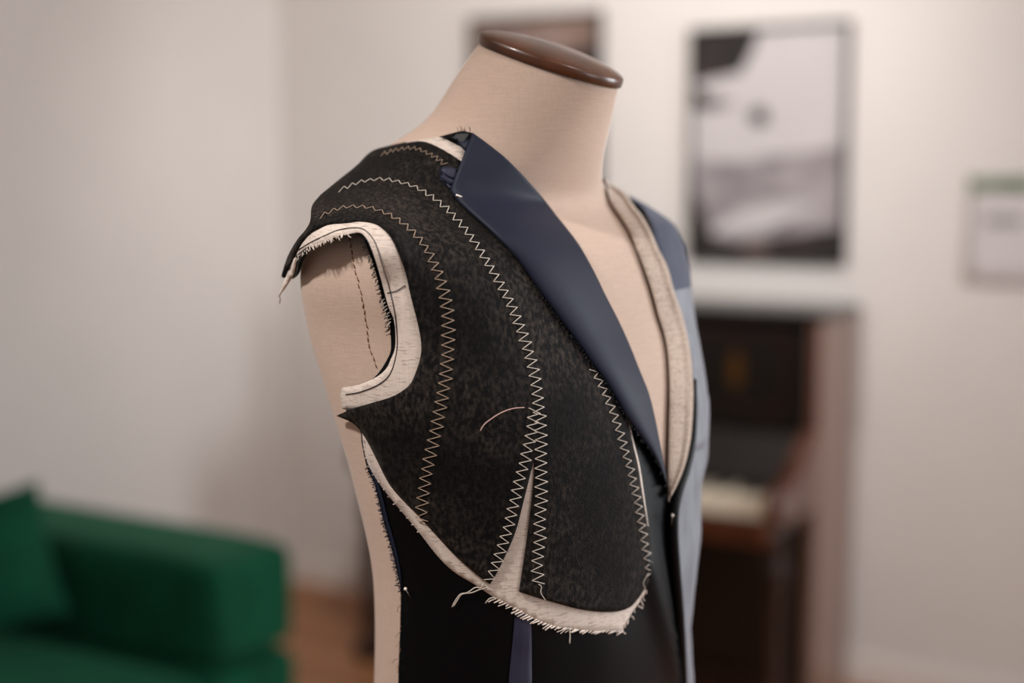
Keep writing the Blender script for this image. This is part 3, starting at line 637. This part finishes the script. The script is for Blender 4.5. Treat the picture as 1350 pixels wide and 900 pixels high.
# dark scraps of the neck seam beside the lapel's top
drape('neck_seam_allowance', outline([(579, 180), (594, 176), (609, 172.5), (622, 175)], [(622, 175), (620, 184), (613, 190), (604, 188)], [(604, 188), (592, 182), (579, 180)]), 0.0075, 0.0012, M['shell'], jk, 5)
drape('neck_facing', outline([(603, 187), (612, 186), (619, 183)], [(619, 183), (616, 197), (611, 197)], [(611, 197), (607, 192), (603, 187)]), 0.0082, 0.0008, M['navy'], jk, 4)
drape('neck_tab', outline([(580, 221), (590, 220), (602, 222)], [(602, 222), (601, 236), (595, 249)], [(595, 249), (587, 242), (580, 235)], [(580, 235), (583, 228), (580, 221)]), 0.0084, 0.0012, M['navy_tape'], jk, 4)
bm = bmesh.new(); strand(bm, [(581, 232), (588, 238), (596, 243)], 0.0092, 0.0014); strand(bm, [(581, 224), (588, 230), (598, 235)], 0.0088, 0.0009); link('tab_fold', bm, M['navy'], jk)
fray('neck_fringe', [(606, 175), (611, 173), (618, 174)], 0.008, M['darkthread'], jk, 6, 8, math.radians(-110), 0.0003, .6, 12)
fray('tab_fringe', [(580, 221), (582, 232), (588, 243)], 0.0084, M['navy'], jk, 12, 4, math.radians(190), 0.0004, .5, 13)
# --- navy tape hanging below the canvas
tp = resample(cr([(689, 802), (689, 820), (688, 850), (686.5, 880), (685.5, 920), (686, 980), (688, 1060)]), n=40); bm = bmesh.new(); rows = []
for k, (x, y) in enumerate(tp):
    w = 10 + 5 * min(1, k / 14)
    rows.append([bm.verts.new(hit(x + w * f, y, O_SH + 0.0003 + 0.0011 * min(1, k / 8) + 0.0007 * (1 - f * f) + 0.0007 * math.sin(k * .5) * min(1, k / 8))) for f in (-1, -.6, -.05, 0.05, .6, 1)])
for a, b in zip(rows, rows[1:]):
    for i in range(5): bm.faces.new((a[i], b[i], b[i + 1], a[i + 1]))
bmesh.ops.recalc_face_normals(bm, faces=bm.faces[:])
o = link('pocket_tape', bm, M['navy_tape'], jk); o['label'] = 'navy tape strip'; o.modifiers.new('t', 'SOLIDIFY').thickness = 0.0006
# --- loose threads
bm = bmesh.new(); strand(bm, [(633, 568), (637, 561), (642, 556), (655, 547), (666, 541.5), (678, 538), (691, 537)], O_ST + .0012, 0.00045); link('loose_thread', bm, M['pinkthread'], felt)
for p in ([(637, 769), (634, 775), (627, 774), (616, 781), (607, 783), (600, 792), (596, 800)], [(644, 774), (632, 777), (622, 781), (609, 783), (603, 791), (598, 799)], [(652, 787), (645, 789), (640, 795)], [(752, 828), (742, 830), (734, 833)], [(751, 829), (751.5, 838), (751, 848)], [(640, 768), (643, 758), (650, 757)]):
    bm = bmesh.new(); strand(bm, p, O_CA + .0012, 0.0005); link('loose_thread', bm, M['thread'], canvas)
# --- wearer's left side: outer cloth, canvas collar band and rolled front edge
BASE = BVHTree.FromPolygons([Vector(p) for p in G.reshape(-1, 3)], FACES)
def theta_row(px, py):
    p = hit(px, py, 0.0); d = np.linalg.norm(G - np.array(p), axis=-1); i, j = np.unravel_index(d.argmin(), d.shape); return i, (2 * math.pi * j / NT + math.pi) % (2 * math.pi) - math.pi
def surf(i, th, off):
    i = max(0, min(NZ - 1.001, i)); i0 = int(i); fi = i - i0; j = (th / (2 * math.pi) * NT) % NT; j0 = int(j); fj = j - j0; j1 = (j0 + 1) % NT; j0 %= NT
    def b(A): return (A[i0, j0] * (1 - fj) + A[i0, j1] * fj) * (1 - fi) + (A[i0 + 1, j0] * (1 - fj) + A[i0 + 1, j1] * fj) * fi
    n = b(GN); return Vector(b(G) + n / np.linalg.norm(n) * off)
inner = [(828, 262), (838, 286), (850, 316), (864, 348), (876, 384), (892, 420), (901, 461), (905, 500), (905, 545), (900, 590), (893, 625), (889, 655), (885, 680), (879, 720), (877, 770), (877, 820), (880, 870), (882, 920), (885, 1000), (888, 1070)]
rows_i = [theta_row(x, y) for x, y in resample(cr(inner), step=6)]
ii = np.array([r[0] for r in rows_i], float); tt = np.unwrap(np.array([r[1] for r in rows_i]))
for _ in range(8):
    ii[1:-1] = .25 * ii[:-2] + .5 * ii[1:-1] + .25 * ii[2:]; tt[1:-1] = .25 * tt[:-2] + .5 * tt[1:-1] + .25 * tt[2:]
bm = bmesh.new(); rows = []
for k in range(len(ii)):
    z = G[int(ii[k]), 0, 2]; end = -0.35 if z > 1.42 else (0.35 if z > 1.28 else -0.2)
    if z > 1.40: end = 0.35 + (-0.7) * min(1, (z - 1.40) / .03)
    elif z < 1.30: end = 0.35 - .5 * min(1, (1.30 - z) / .05)
    offz = float(np.interp(z, (1.0, 1.28, 1.34, 1.42, 1.440, 1.452, 1.47, 1.50), (.0062, .0062, .0045, .0032, .0066, .0092, .0075, .004)))
    m_ = 22; row = []
    for q in range(m_ + 1):
        f = q / m_; th = tt[k] + (end - tt[k]) * f
        w = 0.0016 * noise.noise(Vector((k * .12, q * .5, 3.0))) + 0.002 * math.sin(k * .22 + q * .3) * min(1, f * 3)
        tuck = 1 if z > 1.26 else min(1, .26 + max(0, q - 2) / 4)
        row.append(bm.verts.new(surf(ii[k], th, offz * tuck + w * tuck * (1 if z < 1.3 else .4) + 0.0015 * math.sin(math.pi * min(1, f * 2)))))
    rows.append(row)
for a, b in zip(rows, rows[1:]):
    for i in range(len(a) - 1): bm.faces.new((a[i], a[i + 1], b[i + 1], b[i]))
bmesh.ops.recalc_face_normals(bm, faces=bm.faces[:])
if sum(f.normal.dot(f.calc_center_median() - FC - Vector((0, 0, 1.2))) for f in bm.faces) < 0: bmesh.ops.reverse_faces(bm, faces=bm.faces[:])
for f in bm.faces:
    zc = f.calc_center_median().z; f.material_index = 1 if zc < 1.398 else 0  # cloth below the shoulder gets the paler grey
o = link('front_cloth', bm, [M['navy_reverse'], M['lower_front']], jk); o['label'] = 'blue grey left front, paler below the shoulder'; q_ = o.modifiers.new('t', 'SOLIDIFY'); q_.thickness = 0.0010; q_.offset = 1
# canvas collar band
b_in = [(790, 238), (799, 257), (809, 273), (827, 300), (838, 324), (849, 352), (860, 385), (869, 418), (876, 440), (881, 468), (883, 510), (882, 553), (881, 597), (880, 634), (881, 650)]
b_out = [(796, 240), (808, 245), (824, 255), (835, 272), (845, 284), (858, 306), (867, 328), (879, 352), (888, 384), (900, 420), (909, 461), (912.5, 500), (913, 530), (910, 576), (903, 611), (894, 634), (884, 654)]
n = 80; A = resample(cr(b_in), n=n); B = resample(cr(b_out), n=n); bm = bmesh.new(); rows = []
for k in range(n):
    a, b = A[k], B[k]; row = []
    for t in (0, .05, .2, .4, .6, .75, .87, .95, 1.0):
        p = a + (b - a) * t; o = 0.0036 + 0.0062 * (t ** .7) + (0.0015 * math.sin((t - .75) / .25 * math.pi) if t > .75 else 0)
        row.append(bm.verts.new(hit(p[0], p[1], o)))
    row.append(bm.verts.new(hit(*(b + (b - a) / (np.linalg.norm(b - a) + 1e-6) * 1.0), 0.0075)))
    rows.append(row)
ref = [(v.co - ORG).length for v in rows[7]]
for k in range(7):                     # the band passes behind the neck and over the far shoulder
    for v, dd in zip(rows[k], ref): v.co = ORG + (v.co - ORG).normalized() * (dd + 0.004 * (7 - k))
for v in bm.verts:                     # keep clear of the linen
    lo_, no_, *_ = BASE.find_nearest(v.co)
    if (v.co - lo_).dot(no_) < 0.0034: v.co = lo_ + no_ * 0.0034
for a, b in zip(rows, rows[1:]):
    for i in range(len(a) - 1): bm.faces.new((a[i], a[i + 1], b[i + 1], b[i]))
bmesh.ops.recalc_face_normals(bm, faces=bm.faces[:])
if sum(f.normal.dot(ORG - f.calc_center_median()) for f in bm.faces) < 0: bmesh.ops.reverse_faces(bm, faces=bm.faces[:])
o = link('collar_band', bm, M['twill'], jk); o['label'] = 'pale twill collar band'; o.modifiers.new('t', 'SOLIDIFY').thickness = 0.0012
# rolled dark front edge on the left side
q = resample(cr([(916, 500), (915, 545), (911, 585), (903, 618), (894, 645), (888, 672), (887, 705), (890, 750), (894, 800), (897, 850), (899, 900), (902, 980), (905, 1068)]), n=70)
bm = bmesh.new(); tube(bm, [hit(x, y, 0.0068) for x, y in q], 0.0050, 12, taper=lambda t: .35 + .65 * min(1, t * 5)); o = link('rolled_edge', bm, M['shell'], jk); o['label'] = 'black rolled front edge'
# --- pins
def pin(px, py, label, ang, h=0.0075):
    t = thing('dressmaking_pin', label, 'pin', hit(px, py, 0.004), 'pearl headed pins')
    p = hit(px, py, h); bm = bmesh.new(); bmesh.ops.create_uvsphere(bm, u_segments=16, v_segments=10, radius=0.0014, matrix=Matrix.Translation(p)); link('head', bm, M['pearl'], t)
    bm = bmesh.new(); tube(bm, [p, hit(px + 14 * math.cos(ang), py + 14 * math.sin(ang), h - 0.0039)], 0.0003, 6); link('shaft', bm, M['steel'], t)
pin(534.5, 776, 'small pearl headed pin at the side edge of the black jacket front, left', math.radians(60))
pin(886.5, 679, 'small pearl headed pin just below the point of the lapel opening', math.radians(95), 0.0125)
